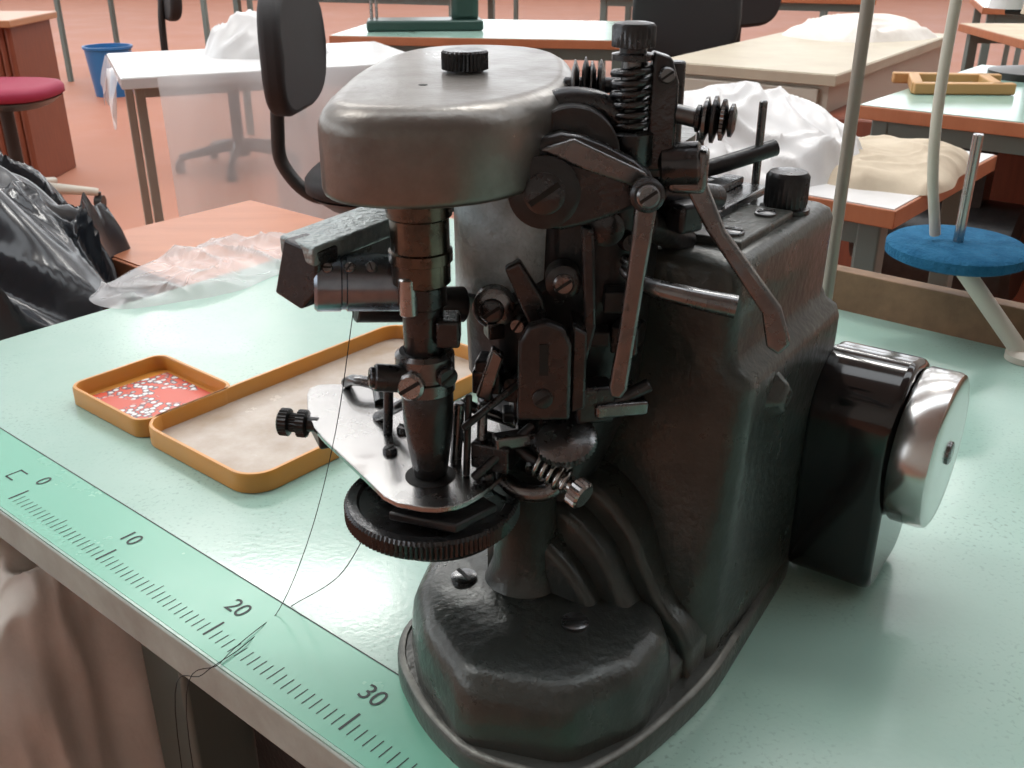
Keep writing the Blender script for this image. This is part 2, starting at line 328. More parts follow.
sweep('plate_wire_hook',[(-8.2,45.0,11.2),(-7.6,44.2,11.7),(-6.6,43.8,11.6),(-6.3,43.0,11.1)],.28,LVR,mc)
for i,(x,y) in enumerate(((-1.0,36.1),(-.3,37.4),(-5.3,38.2),(-4.9,40.2),(-2.2,39.8))):
    screw('plate_screw_%d'%i,(x,y,11.0),(0,0,1),.33,mc,DST,.25,a=i*1.3)
for i,(a,b,r) in enumerate((((-1.9,36.2,11.0),(-1.75,36.5,14.6),.15),((-1.3,36.4,11.1),(-1.2,37,14.0),.22),((-1.6,35.6,11.2),(.9,36.6,13.2),.2),((-2.2,37.8,13.6),(.2,38.2,12.4),.25),((-5.6,40,11),(-5.4,40.2,14.2),.22),((-6.3,41.5,11),(-4.6,40,12.6),.25),((-2.0,36.0,13.3),(.4,37.2,14.9),.16),((-2.4,37.2,11.0),(-2.2,37.4,13.8),.25))):
    cyl('guide_rod_%d'%i,a,b,r,LVR if i%2 else DST,mc,n=14)
box('presser_arm_block',(-.7,36.6,11.9),(1.7,1.3,1.2),DST,mc,bevel=.12,rz=-.4)
box('presser_arm_link',(.4,36.5,12.6),(2.4,.7,.6),LVR,mc,bevel=.12,rz=.3)
rev('looper_adjust_knurl',[(1.0,0),(1.3,.1),(1.3,.45),(1.0,.6)],(2.2,36.0,12.6),(-.15,-.45,1),LVR,mc,knurl=(40,.08,1,2))
rev('adjuster_knob',[(.4,0),(.45,.4),(.3,.45),(.3,.7),(.62,.75),(.62,1.2),(.5,1.3)],(2.0,35.4,11.3),(.65,-.6,-.25),STL,mc,knurl=(18,.07,4,5))
coil('adjuster_spring',(.9,36.0,11.9),(2.2,35.3,11.2),.5,.1,5,STL,mc)
cyl('adjuster_pin',(.2,36.6,12.1),(2.4,35.2,11.1),.28,DST,mc)
sweep('looper_bracket',[(-.6,37.2,10.6),(.3,36.3,10.2),(1.6,36.0,10.4),(2.2,36.4,11.4),(2.4,37.4,12.4)],.38,LVR,mc)
loft('head_core',[(resample(chaikin([(x0,38.6),(x1,38.0),(x1+1,43),(x0,44)],1),32),z) for z,x0,x1 in ((8.5,0.0,3.2),(12,-.8,4.6),(14,-1.9,5.2),(17.6,-2.0,5.5),(18.6,.6,5.6),(23.5,.8,5.8))],DRK,mc)
def plateY(name,pts,y,th,mat,bev=.1,it=0,tilt=0):
    P=[Vector(p) for p in pts]; P=chaikin(P,it) if it else P
    return extr(name,[(p[0],y+tilt*(p[1]-18),p[1]) for p in P],(0,th,0),mat,mc,bevel=bev)
plateY('needle_slide_plate',[(.2,14.0),(2.3,14.0),(2.3,17.2),(2.0,17.9),(1.3,18.2),(.6,18.0),(.25,17.3)],35.3,.6,DST,.15)
plateY('slide_plate_slot',[(1.05,16.0),(1.4,16.0),(1.4,17.3),(1.05,17.3)],35.24,.1,SLOT,0)
plateY('slide_plate_side',[(2.35,14.2),(2.9,14.4),(2.9,17.6),(2.35,17.9)],35.6,2,DST,.1)
screw('slide_screw',(1.2,35.3,15.0),(0,-1,.1),.4,mc,DRK,.15)
plateY('cam_bracket',[(-.2,22.2),(.3,24.4),(1.4,25.2),(2.8,25.0),(4.9,23.9),(5.3,23.2),(4.9,22.6),(3.1,21.9),(1.4,21.5)],35.8,.9,DST,.18,1)
plateY('cam_bracket_face',[(.9,24.6),(2.2,25.0),(4.8,23.8),(5.0,23.4),(4.6,23.2),(2.2,24.0)],35.65,.3,LVR,.12)
rev('cam_boss',[(1.25,0),(1.3,.1),(1.3,.5),(1.1,.6)],(1.15,35.8,23.1),(0,-1,.1),DRK,mc)
screw('cam_boss_screw',(1.15,35.2,23.15),(0,-1,.1),.75,mc,DST,.2)
sweep('cam_hood',[(.1,38.2,23.4),(.4,38,25.0),(1.8,38,25.9),(3.4,38,25.7),(4.6,38,24.6)],.5,DST,mc)
cyl('cam_hood_drum',(2.2,36.7,24.2),(2.2,40.8,24.2),1.75,DRK,mc,n=40)
plateY('take_up_lever',[(4.4,22.9),(5.2,22.9),(4.95,20.5),(4.65,17.5),(4.45,15.5),(4.2,15.1),(3.85,15.2),(3.75,15.6),(4.05,18),(4.3,21)],34.9,.4,LVR,.13,0)
rev('take_up_pivot',[(.6,0),(.62,.1),(.62,.5),(.5,.6)],(4.8,35.4,23.1),(0,-1,.1),DST,mc)
screw('take_up_pivot_screw',(4.8,34.8,23.15),(0,-1,.1),.42,mc,LVR)
sweep('foot_lift_handle',[(4.2,36.6,19.9),(5.0,35.9,19.5),(6.6,35.2,19.25),(8.3,34.8,19.0)],lambda t:.2+.25*t**.6,LVR,mc)
plateY('link_rod_1',[(2.6,21.6),(3.1,21.4),(3.3,17.5),(2.9,15.5),(2.5,15.6),(2.8,18)],36.5,.5,DST,.12)
plateY('link_rod_2',[(-.3,19.8),(.3,20.1),(1.2,18.6),(1.4,17.6),(.7,17.4)],36.8,.6,DST,.12)
plateY('link_rod_3',[(-1.5,14.2),(-.9,14.0),(-.3,16.0),(-.8,16.4)],37.0,.6,LVR,.12)
rev('link_hub_1',[(.85,0),(.85,.6),(.6,.75)],(-.7,38.4,17.8),(-.1,-1,0),LVR,mc)
screw('link_hub_1_screw',(-.8,37.55,17.8),(-.1,-1,0),.5,mc)
rev('link_hub_2',[(.7,0),(.7,.9),(.5,1.0)],(2.0,37.8,19.2),(0,-1,0),DST,mc)
screw('link_hub_2_screw',(2.0,36.8,19.2),(0,-1,0),.42,mc,LVR)
rev('link_hub_3',[(.7,0),(.7,.7),(.5,.8)],(3.6,37.8,21.3),(0,-1,0),DST,mc)
box('lower_link_block',(3.3,36.8,14.2),(1.6,1.2,1.6),DST,mc,bevel=.15,rz=.2)
box('lower_link_arm',(4.4,36.6,14.0),(2.2,.8,.6),LVR,mc,bevel=.12,rz=.2)
cyl('lower_link_pin',(2.6,36.6,13.4),(5.6,36.8,14.9),.3,DST,mc)
for i in range(26):
    x=random.uniform(-1.5,4.8); z=random.uniform(12.5,17.2 if x<.7 else 22.5)
    if i%2: screw('core_screw_%d'%i,(x,38.0-.05*x,z),(random.uniform(-.3,.3),-1,0),random.uniform(.25,.42),mc,random.choice([DST,LVR]),.5,a=i)
    else: box('core_block_%d'%i,(x,38.0,z),(random.uniform(.5,1.2),random.uniform(.8,1.6),random.uniform(.4,1.4)),random.choice([DST,DRK,DST]),mc,bevel=.1,rz=random.uniform(-.4,.4))
PX,PY=4.4,38
rev('post_knob',[(.5,0),(.78,.05),(.78,.25),(.5,.3),(.5,.45),(.8,.5),(.8,1.2),(.7,1.3),(.45,1.35)],(PX,PY,27.35),(0,0,1),DST,mc,knurl=(26,.06,5,6))
cyl('post_rod',(PX,PY,22),(PX,PY,27.6),.42,LVR,mc)
coil('post_spring',(PX,PY,24.9),(PX,PY,27.2),.66,.15,6,DST,mc)
rev('post_sleeve',[(.9,0),(.95,.1),(.95,1.2),(.8,1.3)],(PX,PY,23.6),(0,0,1),DST,mc)
plateY('post_bracket',[(5.0,23.4),(6.1,23.4),(6.1,26.6),(5.8,27.5),(5.1,27.7)],37.6,.9,DST,.14)
screw('post_bracket_screw',(5.6,37.5,26.9),(0,-1,.1),.3,mc,LVR)
cyl('post_rod_back',(6.2,39.2,23),(6.2,39.2,27.2),.35,DST,mc)
for i,(x,r) in enumerate(((2.6,.95),(3.0,1.05),(3.25,.9),(3.6,.95))):
    rev('tension_disc_%d'%i,[(r*.6,0),(r,.1),(r,.16),(r*.6,.3)],(x-.3,40,26.2),(1,-.1,0),DST if i%2 else LVR,mc)
cyl('tension_disc_pin',(2,40.1,26.2),(4.4,39.9,26.2),.3,DST,mc)
cyl('thread_tension_rod',(6.0,38,25.5),(7.0,37.7,25.3),.35,LVR,mc)
for i,(x,r) in enumerate(((6.75,.5),(7.0,.8),(7.3,.85),(7.6,.75),(7.9,.6))):
    rev('thread_tension_disc_%d'%i,[(r*.6,0),(r,.08),(r,.2),(r*.6,.3)],(x,37.7-.1*i,25.35),(1,-.3,-.05),LVR if i%2 else DST,mc,n=40,knurl=(30,.05,1,2) if i==3 else None)
rev('lever_head',[(.75,0),(.85,.1),(.85,1.4),(.7,1.5)],(5.7,38.1,23.5),(1,-.25,.1),DST,mc)
box('lever_head_block',(6.7,37.9,23.4),(1.5,1.2,1.7),LVR,mc,bevel=.25,rz=-.2)
extr('foot_lever',[(6.4,37.5,23.0),(7.2,37.3,23.2),(8.1,37.0,21.2),(10.4,36.2,18.3),(10.9,36.1,16.9),(10.5,36.2,16.4),(10.0,36.3,16.7),(9.7,36.4,18.1),(7.4,37.2,21.2)],(.1,.45,.1),LVR,mc,bevel=.14)
cyl('foot_lever_shaft',(5.6,38.6,22.4),(8.6,41.5,21.4),.55,DST,mc)
cyl('cross_shaft',(5.2,38.4,21.2),(7.2,40.5,19.8),.6,DRK,mc)
box('side_lug',(6.6,38.9,21.4),(1.2,1.8,1.2),DST,mc,bevel=.2,rz=.6)
# =============================================================== WORK TABLE
O=Vector((-30,52.6)); E1=Vector((.77,-.638)); E2=Vector((.638,.77)); TA=math.atan2(E1.y,E1.x)
def TB(a,b,z=0): p=O+E1*a+E2*b; return (p.x,p.y,z)
wt=empty('sewing_work_table')
A0,A1,B0,B1=-26,150,-1.6,63
prism('table_core',[TB(A0,B0)[:2],TB(A1,B0)[:2],TB(A1,B1)[:2],TB(A0,B1)[:2]],-2.4,-.12,EDGE,wt,bevel=.1)
prism('laminate_top',[TB(A0+.1,B0+.1)[:2],TB(A1,B0+.1)[:2],TB(A1,B1)[:2],TB(A0+.1,B1)[:2]],-.12,0,MINTD,wt)
prism('measuring_tape',[TB(A0+.3,-1.35)[:2],TB(A1,-1.35)[:2],TB(A1,3.5)[:2],TB(A0+.3,3.5)[:2]],0.0,.025,TAPE,wt,smooth=False)
V=[];F=[]
def quad(a0,a1,b0,b1,z=.04):
    k=len(V); V.extend([TB(a0,b0,z),TB(a1,b0,z),TB(a1,b1,z),TB(a0,b1,z)]); F.append([k,k+1,k+2,k+3])
for i in range(0,150):
    a=i*.5-.3; big=i%20==0; mid=i%10==0
    quad(a-.03-(.04 if big else 0),a+.03+(.04 if big else 0),-.65,.6 if big else (.4 if mid else .15))
quad(A0+.3,A1,3.42,3.5)
quad(-3.2,-3.08,.5,1.6); quad(-3.2,-2.3,1.48,1.6); quad(-3.2,-2.3,.5,.62)
mk('tape_ticks',V,F,INK,wt,smooth=False)
def text(s,a,b,size):
    cu=bpy.data.curves.new('t','FONT'); cu.body=s; cu.size=size/100; cu.align_x='CENTER'
    o=bpy.data.objects.new('tmp',cu); COL.objects.link(o); bpy.context.view_layer.update()
    me=bpy.data.meshes.new_from_object(o.evaluated_get(bpy.context.evaluated_depsgraph_get())); bpy.data.objects.remove(o)
    q=bpy.data.objects.new('tape_number_'+s,me); COL.objects.link(q); me.materials.clear(); me.materials.append(INK)
    q.location=T(TB(a,b,.05)); q.rotation_euler=(0,0,TA); q.parent=wt
for s,a in (('0',0),('10',10),('20',20),('30',30),('40',40),('50',50)): text(s,a-.7,1.3,1.4)
prism('rear_board',[TB(A0+40,B1)[:2],TB(A1,B1)[:2],TB(A1,B1+1.6)[:2],TB(A0+40,B1+1.6)[:2]],-2.6,3.6,OSB,wt,bevel=.1)
for a,b in ((4.4,7),(130,8),(4.4,56),(130,56)):
    box('table_leg',TB(a,b,-39.2),(5.0,5.0,73.6),LEG,wt,bevel=.4,rz=TA)
box('lower_shelf',TB(69,31,-34),(118,50,2),DRK,wt,rz=TA)  # added black slab, stands in for the darkness under the table
box('drawer_box',TB(51,33,-13),(84,50,20),DRK,wt,rz=TA)  # added black box, hides lit floor so the under-table area stays dark
# =============================================================== TRAY
tr=empty('orange_plastic_tray')
def tray_walls(name,P,h=1.35):
    prof=[(0,.05),(0,h-.15),(.08,h),(.28,h),(.36,h-.15),(.36,.05)]
    V=[];F=[];n=len(prof)
    for d,z in prof:
        for q in inset(P,d): V.append((*TB(q.x,q.y)[:2],z))
    N=len(P)
    for j in range(n-1):
        for i in range(N): F.append([j*N+i,j*N+(i+1)%N,(j+1)*N+(i+1)%N,(j+1)*N+i])
    mk(name,V,F,TRY,tr)
def tbp(P): return [TB(p.x,p.y)[:2] for p in P]
R1=rrect(-10.4,-.7,8.7,16.6,1.2); R2=rrect(-1.1,11.3,8.7,33,2.0)
tray_walls('rim_small',R1); tray_walls('rim_large',R2)
prism('floor_small',tbp(inset(R1,.1)),.04,.22,TRY,tr)
prism('floor_large',tbp(inset(R2,.1)),.04,.22,pm('cloudy_tray_liner',(.34,.27,.20),0,.2,.5,25,(.50,.45,.40),.25,40,rvar=.1),tr)
def cardmat():
    m=bpy.data.materials.new('red_pin_card'); m.use_nodes=True; N=m.node_tree.nodes; L=m.node_tree.links; b=N['Principled BSDF']
    tc=N.new('ShaderNodeTexCoord'); v=N.new('ShaderNodeTexVoronoi'); v.inputs['Scale'].default_value=210
    n=N.new('ShaderNodeTexNoise'); n.inputs['Scale'].default_value=22
    L.new(tc.outputs['Object'],v.inputs['Vector']); L.new(tc.outputs['Object'],n.inputs['Vector'])
    r=N.new('ShaderNodeValToRGB'); r.color_ramp.elements[0].position=.3; r.color_ramp.elements[0].color=(.75,.75,.75,1); r.color_ramp.elements[1].position=.62; r.color_ramp.elements[1].color=(.6,.08,.04,1)
    e=r.color_ramp.elements.new(.5); e.color=(.04,.05,.08,1)
    r2=N.new('ShaderNodeValToRGB'); r2.color_ramp.elements[0].position=.42; r2.color_ramp.elements[1].position=.47
    mx=N.new('ShaderNodeMix'); mx.data_type='RGBA'; mx.inputs[6].default_value=(.58,.08,.045,1)
    L.new(v.outputs['Distance'],r.inputs[0]); L.new(n.outputs['Fac'],r2.inputs[0]); L.new(r2.outputs[0],mx.inputs[0]); L.new(r.outputs[0],mx.inputs[7]); L.new(mx.outputs[2],b.inputs['Base Color'])
    b.inputs['Roughness'].default_value=.35
    return m
prism('pin_card',[TB(*p)[:2] for p in [(-9.4,9.6),(-1.4,9.4),(-1.5,15.8),(-8.8,15.9)]],.22,.32,cardmat(),tr)
th=empty('sewing_thread')
sweep('strand_1',[(-6.2,36.8,18.2),(-7.6,38.2,12),(-9.6,40.2,5.5),(-11.8,41.2,.3),(-13.0,38.6,.12),(-14.4,36.6,.1),(-15.4,35.2,-.8),(-15.6,34.8,-18)],.022,THR,th,n=6)
sweep('strand_2',[(-5.8,35.6,9.2),(-8.0,38.2,4.5),(-11.2,41.8,.12),(-12.6,39.9,.1),(-13.8,37.4,.1),(-14.8,34.9,-.8),(-14.6,34.5,-20)],.022,THR,th,n=6)
# =============================================================== ROOM
def wbox(name,x0,x1,y0,y1,z0,z1,mat):
    V=[(x,y,z) for z in(z0,z1) for y in(y0,y1) for x in(x0,x1)]
    return mk(name,V,[[0,1,3,2],[4,5,7,6],[0,1,5,4],[2,3,7,6],[0,2,6,4],[1,3,7,5]],mat,raw=True,smooth=False)
RX0,RX1,RY0,RY1,RH=-9,9,-5,17,5.2
wbox('floor',RX0,RX1,RY0,RY1,-.1,0,FLR)
def joinall(name,obs):
    bpy.ops.object.select_all(action='DESELECT')
    for o in obs: o.select_set(True)
    bpy.context.view_layer.objects.active=obs[0]; bpy.ops.object.join(); obs[0].name=name; return obs[0]
def wall_win(name,wn,axis,pos,a0,a1,nw):
    obs=[]; t=.2; z0,z1=1.3,4.6
    def seg(a,b,zz0,zz1,tt=t,mat=WAL):
        if axis=='y': return wbox('w',a,b,pos,pos+tt,zz0,zz1,mat)
        return wbox('w',pos,pos+tt,a,b,zz0,zz1,mat)
    obs.append(seg(a0,a1,0,z0)); obs.append(seg(a0,a1,z1,RH)); w=(a1-a0)/nw
    for i in range(nw+1):
        c=a0+w*i; obs.append(seg(max(a0,c-.25),min(a1,c+.25),z0,z1))
    joinall(name,obs); fr=[]
    for i in range(nw):
        c0=a0+w*i+.25; c1=a0+w*(i+1)-.25
        for k in range(4):
            x=c0+(c1-c0)*k/3; fr.append(seg(x-.03,x+.03,z0,z1,.08,TRN))
        for zz in (z0+.03,(z0+z1)/2,z1-.03): fr.append(seg(c0,c1,zz-.03,zz+.03,.08,TRN))
    joinall(wn,fr)
wall_win('wall_back','window_1','y',RY1,RX0,RX1,5); wall_win('wall_left','window_2','x',RX0-.2,RY0,RY1,6)
wbox('wall_right',RX1,RX1+.2,RY0,RY1,0,RH,WAL); wbox('wall_front',RX0,RX1,RY0-.2,RY0,0,RH,WAL)
cs=[wbox('c',RX0,RX1,RY0,.3,RH,RH+.15,CEI)]; y=.3+1.3
while y<RY1:
    cs.append(wbox('c',RX0,RX1,y,min(RY1,y+1.5),RH,RH+.15,CEI)); y+=2.8
joinall('ceiling',cs)
# =============================================================== BACKGROUND FURNITURE
def rtable(name,A,d1,l1,l2,z,top,edge,legm=LEG,th=2.6,legs=True,inset_=4,lw_=3.2):
    e=empty(name); d1=Vector(d1).normalized(); d2=Vector((-d1.y,d1.x)); A=Vector(A)
    Q=[A,A+d1*l1,A+d1*l1+d2*l2,A+d2*l2]
    prism('top_slab',[tuple(q) for q in Q],z-th,z-.15,edge,e,bevel=.15)
    Q2=[A+d1*.4+d2*.4,A+d1*(l1-.4)+d2*.4,A+d1*(l1-.4)+d2*(l2-.4),A+d1*.4+d2*(l2-.4)]
    prism('top_surface',[tuple(q) for q in Q2],z-.15,z,top,e)
    if legs:
        for a,b in ((inset_,inset_),(l1-inset_,inset_),(l1-inset_,l2-inset_),(inset_,l2-inset_)):
            p=A+d1*a+d2*b; box('leg',(p.x,p.y,(z-th-76)/2),(lw_,lw_,76+z-th),legm,e,rz=math.atan2(d1.y,d1.x),bevel=.3)
        for b in (inset_,l2-inset_):
            p=A+d1*(l1/2)+d2*b; box('rail',(p.x,p.y,z-th-lw_/2-.3),(l1-2*inset_,lw_*.8,lw_),legm,e,rz=math.atan2(d1.y,d1.x))
    return e,A,d1,d2
def fold(p):
    w=Vector((noise.noise(p*.7+Vector((3,1,4))),noise.noise(p*.7+Vector((8,2,6))),0))*1.3
    a=1-abs(noise.noise((p+w)*.8))*2; b=1-abs(noise.noise((p+w*.6)*1.7+Vector((4,4,4))))*2
    return max(0,a)**1.5*.7+max(0,b)**1.5*.3
def cloth(name,c,rx,ry,h,mat,z0,seed=0,rz=0,n=64,fa=.12,freq=.8,parent=None,sq=2.0,flat=3,lump=.3,steep=0,zmax=None):
    V=[];F=[]; ca,sa=math.cos(rz),math.sin(rz); R=min(rx,ry)
    for j in range(n+1):
        for i in range(n+1):
            u=i/n*2-1; v=j/n*2-1
            m_=max(abs(u),abs(v)); l_=(abs(u)**sq+abs(v)**sq)**(1/sq)
            f=m_/l_ if l_>1e-6 else 1; uu,vv=u*f,v*f; d=m_
            base=(1-d**flat)
            p=Vector((uu*rx/R*2.0*freq+seed*7.1,vv*ry/R*2.0*freq,seed*1.3))
            z=h*base*(1-lump+lump*2*(noise.noise(p*.6)*.5+.5))+fa*R*fold(p)*min(1,base*3)
            k=.10+.12*steep*base
            if h>30:
                q=Vector((uu*3,vv*3,z*.05+seed)); k2=.10*noise.noise(q*1.3)+.06*(1-2*abs(noise.noise(q*2.2))); uu*=1+k2; vv*=1+k2
            jx=noise.noise(p*.9+Vector((9,0,0)))*k; jy=noise.noise(p*.9+Vector((0,9,0)))*k
            x=(uu+jx)*rx; y=(vv+jy)*ry; zz=z0+max(0,z)
            if zmax is not None: zz=min(zz,zmax-.02*abs(x))
            V.append((c[0]+x*ca-y*sa,c[1]+x*sa+y*ca,zz))
    for j in range(n):
        for i in range(n): a=j*(n+1)+i; F.append([a,a+1,a+n+2,a+n+1])
    return mk(name,V,F,mat,parent,ang=80)
def drape(name,P0,P1,z0,z1,mat,parent,out,waves=9,amp=2.5,seed=0):
    P0=Vector(P0);P1=Vector(P1); d=(P1-P0); L=d.length; d.normalize(); o=Vector(out).normalized(); V=[];F=[];nx,nz=80,14
    for j in range(nz+1):
        t=j/nz; z=z0+(z1-z0)*t
        for i in range(nx+1):
            s=i/nx; q=noise.noise(Vector((s*waves,t*.8,seed)))
            k=P0+d*L*(s+.06*t*math.sin(s*5+seed))+o*(.4+amp*(q+.6)*t**.6+amp*.8*t)
            V.append((k.x,k.y,z+ (12*noise.noise(Vector((s*4,3,seed)))*t)))
    for j in range(nz):
        for i in range(nx): a=j*(nx+1)+i; F.append([a,a+1,a+nx+2,a+nx+1])
    mk(name,V,F,mat,parent,ang=80)
rtable('wooden_side_table',TB(-58,34)[:2],E1,31,26.5,-3,WOOD,WOOD,inset_=3)
e,A,d1,d2=rtable('plastic_covered_table',(-90,238),(.92,.40),76,52,-1,WHT,WHT,legm=GPT,lw_=2.2)
drape('sheet_front',A+d1*8,A+d1*76,-1.1,-58,DRP,e,-d2,amp=7,waves=6)
drape('sheet_front_inner',A+d1*34,A+d1*74,-1.1,-50,DRP,e,-d2,amp=3,seed=5)
drape('sheet_side',A,A+d2*50,-1.1,-9,DRP,e,-d1,amp=1.5,seed=3)
cloth('sheet_bunch',tuple(A+d1*40+d2*34),17,13,10,WHT,-1,seed=3,parent=e,fa=.3,flat=2,lump=.6)
def chair(name,x,y,rz,up,base,seatz=-30,back=True,bo=35):
    e=empty(name); ca,sa=math.cos(rz),math.sin(rz)
    def L(a,b,z): return (x+a*ca-b*sa,y+a*sa+b*ca,z)
    def oval(w,d,cy=0,n=40,pw=.7): 
        return [Vector(L(math.copysign(abs(math.cos(t))**pw,math.cos(t))*w,cy+math.copysign(abs(math.sin(t))**pw,math.sin(t))*d,0)[:2]) for t in [2*math.pi*k/n for k in range(n)]]
    O1=oval(21,20); loft('seat_cushion',[(inset(O1,2),seatz-5),(O1,seatz-4),(O1,seatz-1.5),(inset(O1,1.2),seatz-.2),(inset(O1,4),seatz+.4)],up,e,ang=70)
    O2=oval(20,19); loft('seat_shell',[(inset(O2,4),seatz-8),(O2,seatz-5)],PLB,e)
    if back:
        V=[];F=[];n=28
        for s in (0,1):
            for k in range(n):
                t=2*math.pi*k/n; a=math.copysign(abs(math.cos(t))**.6,math.cos(t))*17; zz=math.copysign(abs(math.sin(t))**.7,math.sin(t))*(13.5)
                V.append(L(a,21+(5 if s else 0)-.006*a*a,seatz+bo+zz))
        for k in range(n): F.append([k,(k+1)%n,n+(k+1)%n,n+k])
        F+= [list(range(n))[::-1],list(range(n,2*n))]
        mk('backrest',V,F,up,e,bevel=1.6,seg=4)
        sweep('back_spine',[L(0,8,seatz-7),L(0,20,seatz-8),L(0,27,seatz-1),L(0,27.5,seatz+bo-17),L(0,26,seatz+bo-3)],lambda t:1.6,PLB,e)
    cyl('gas_column',L(0,0,-66),L(0,0,seatz-7),2.6,PLB,e); rev('hub',[(5,0),(5,5),(3.2,8)],L(0,0,-70),(0,0,1),base,e)
    for k in range(5):
        a=2*math.pi*k/5+.3; r=28
        sweep('star_leg_%d'%k,[L(3*math.cos(a),3*math.sin(a),-65),L(16*math.cos(a),16*math.sin(a),-67),L(r*math.cos(a),r*math.sin(a),-69)],lambda t:2.6-1*t,base,e)
        c=L(r*math.cos(a),r*math.sin(a),-73.2); cyl('caster_%d'%k,(c[0]-1.6,c[1],c[2]),(c[0]+1.6,c[1],c[2]),2.8,PLB,e)
        cyl('caster_stem_%d'%k,(c[0],c[1],c[2]+1),(c[0],c[1],-69),1,PLB,e,n=10)
    return e
chair('office_chair',-25.5,226,math.radians(84),CHB,PLB,seatz=-18,bo=24.5)
chair('office_chair',49,312,math.radians(-15),CHB,PLB)
chair('stool_chair',-196,396,0,MAG,IVO,seatz=-25,back=False)
cb=empty('reeded_wood_cabinet')
box('carcass',(-258,462,-42),(96,40,68),RWD,cb,bevel=.6)
for k in range(32): cyl('reed_%d'%k,(-304+k*3,441.8,-75),(-304+k*3,441.8,-9),1.45,RWD,cb,n=8)
box('cabinet_top',(-258,460,-7),(102,48,3),pm('cabinet_top_wood',(.42,.2,.1),0,.35),cb,bevel=.5)
bk=empty('blue_bucket')
rev('bucket_shell',[(12,0),(15,30),(16,30.5),(16,32),(14.6,32),(14.4,30),(11.4,1.5),(.5,1.2)],(-270,700,-76),(0,0,1),BPL,bk)
sweep('bucket_handle',[(-285.5,700,-46),(-280,692,-52),(-270,688,-55),(-260,692,-52),(-254.5,700,-46)],.5,STL,bk)
e,A,d1,d2=rtable('sewing_station_table',(-56,322),(.98,-.16),92,62,0,MINT,WOOD)
def bgmachine(name,x,y,rz,mat,s=1):
    e=empty(name); ca,sa=math.cos(rz),math.sin(rz)
    def L(a,b,z): return (x+(a*ca-b*sa)*s,y+(a*sa+b*ca)*s,z*s)
    ux=Vector((ca,sa,0));uy=Vector((-sa,ca,0))
    box('bed',L(0,0,2.1),(46*s,17*s,4*s),mat,e,bevel=.8,ax=(ux,uy,UZ))
    box('pillar',L(16,0,15),(11*s,11*s,24*s),mat,e,bevel=2,ax=(ux,uy,UZ))
    box('arm',L(-2,0,25.5),(44*s,10*s,9*s),mat,e,bevel=2,ax=(ux,uy,UZ))
    box('head',L(-20,0,20),(9*s,10*s,17*s),mat,e,bevel=1.5,ax=(ux,uy,UZ))
    cyl('needle_bar',L(-21,-1,4.2),L(-21,-1,12),.7*s,STL,e); cyl('presser_bar',L(-19,0,4.2),L(-19,0,12),.6*s,STL,e)
    cyl('handwheel',L(22,0,25),L(27,0,25),7*s,PLB,e,ch=1); cyl('spool_pin',L(8,0,30),L(8,0,38),.4,STL,e)
    rev('thread_cone',[(2.6,0),(1.3,7)],L(8,0,30.2),(0,0,1),IVO,e)
    return e
bgmachine('overlock_sewing_machine',-28,340,.1,GRN,.8)
ds,A,d1,d2=rtable('beige_desk',(36,262),(.82,-.57),46,110,0,BEI,BEI,legs=False)
c=A+d1*23+d2*54; az=math.atan2(d1.y,d1.x)
box('pedestal',(c.x,c.y,-39),(42,104,72.6),IVO,ds,rz=az)
for k in range(3):
    p=A+d1*23+d2*1.4; box('drawer_%d'%k,(p.x,p.y,-13-k*22),(38,1.6,19),IVO,ds,rz=az,bevel=.4)
    q=A+d1*23+d2*.3; box('handle_%d'%k,(q.x,q.y,-10-k*22),(10,1.2,1.2),PLB,ds,rz=az,bevel=.3)
cloth('cloth_pile',(106,324),24,20,4,CLW,0,seed=9,rz=.5)
e,A,d1,d2=rtable('mint_work_table',(66,196),E1,150,76,0,MINT,WOOD)
wf=empty('wooden_clamp_frame')
lw=pm('light_wood',(.50,.28,.11),0,.5)
box('bar_1',(91,208,1.2),(20,2.2,2.2),lw,wf,rz=-.05,bevel=.3)
box('bar_2',(93,222,1.2),(22,2.2,2.2),lw,wf,rz=-.15,bevel=.3); box('bar_3',(84,215.5,1.2),(2.2,15,2.2),lw,wf,rz=-.3,bevel=.3); box('bar_4',(99,214,1.2),(2.2,14,2.2),lw,wf,rz=-.2,bevel=.3)
ts=empty('thread_cone_stand')
rev('foot',[(9,0),(9,1.5),(2,2.5)],(116,232,0),(0,0,1),PLB,ts); cyl('pole',(116,232,2),(116,232,45),1,STL,ts)
for k in range(3): rev('cone_%d'%k,[(4,0),(2,14)],(116+9*math.cos(k*2.1),232+9*math.sin(k*2.1),14),(0,0,1),[IVO,WHT,CLO][k],ts); cyl('cone_arm_%d'%k,(116,232,13.4),(116+9*math.cos(k*2.1),232+9*math.sin(k*2.1),13.4),.8,PLB,ts,n=8)
rtable('fabric_table',(150,285),(1,-.05),140,80,-.2,CLO,WOOD)
cloth('fabric_heap',(200,315),44,30,9,CLW,-.2,seed=21)
e,A,d1,d2=rtable('fabric_sorting_table',(8,161),E1,54,44,-2,WHT,WOOD)
cloth('plastic_bundle',(34,158),20,20,6.5,WHT,-2,seed=5,parent=e,rz=.4,sq=3,n=100,fa=.2,freq=1.0)
cloth('folded_cloth',(57,150),10,15,2.5,CLO,-2,seed=8,parent=e,rz=-.6,sq=5,flat=6,fa=.08)
um=empty('clutch_motor')
cyl('motor_body',(78,205,-28),(100,188,-28),10,DRK,um,ch=1.5); box('motor_mount',(89,196.5,-13),(10,8,21),DRK,um,rz=az); cyl('motor_pulley',(74,208,-28),(77,206,-28),6,DST,um)
pn=empty('wooden_cabinet'); box('carcass',(105,222,-42),(76,20,66),RWD,pn,rz=-.69,bevel=.5); box('door',(98,213.6,-42),(34,1.5,60),RWD,pn,rz=-.69,bevel=.4)
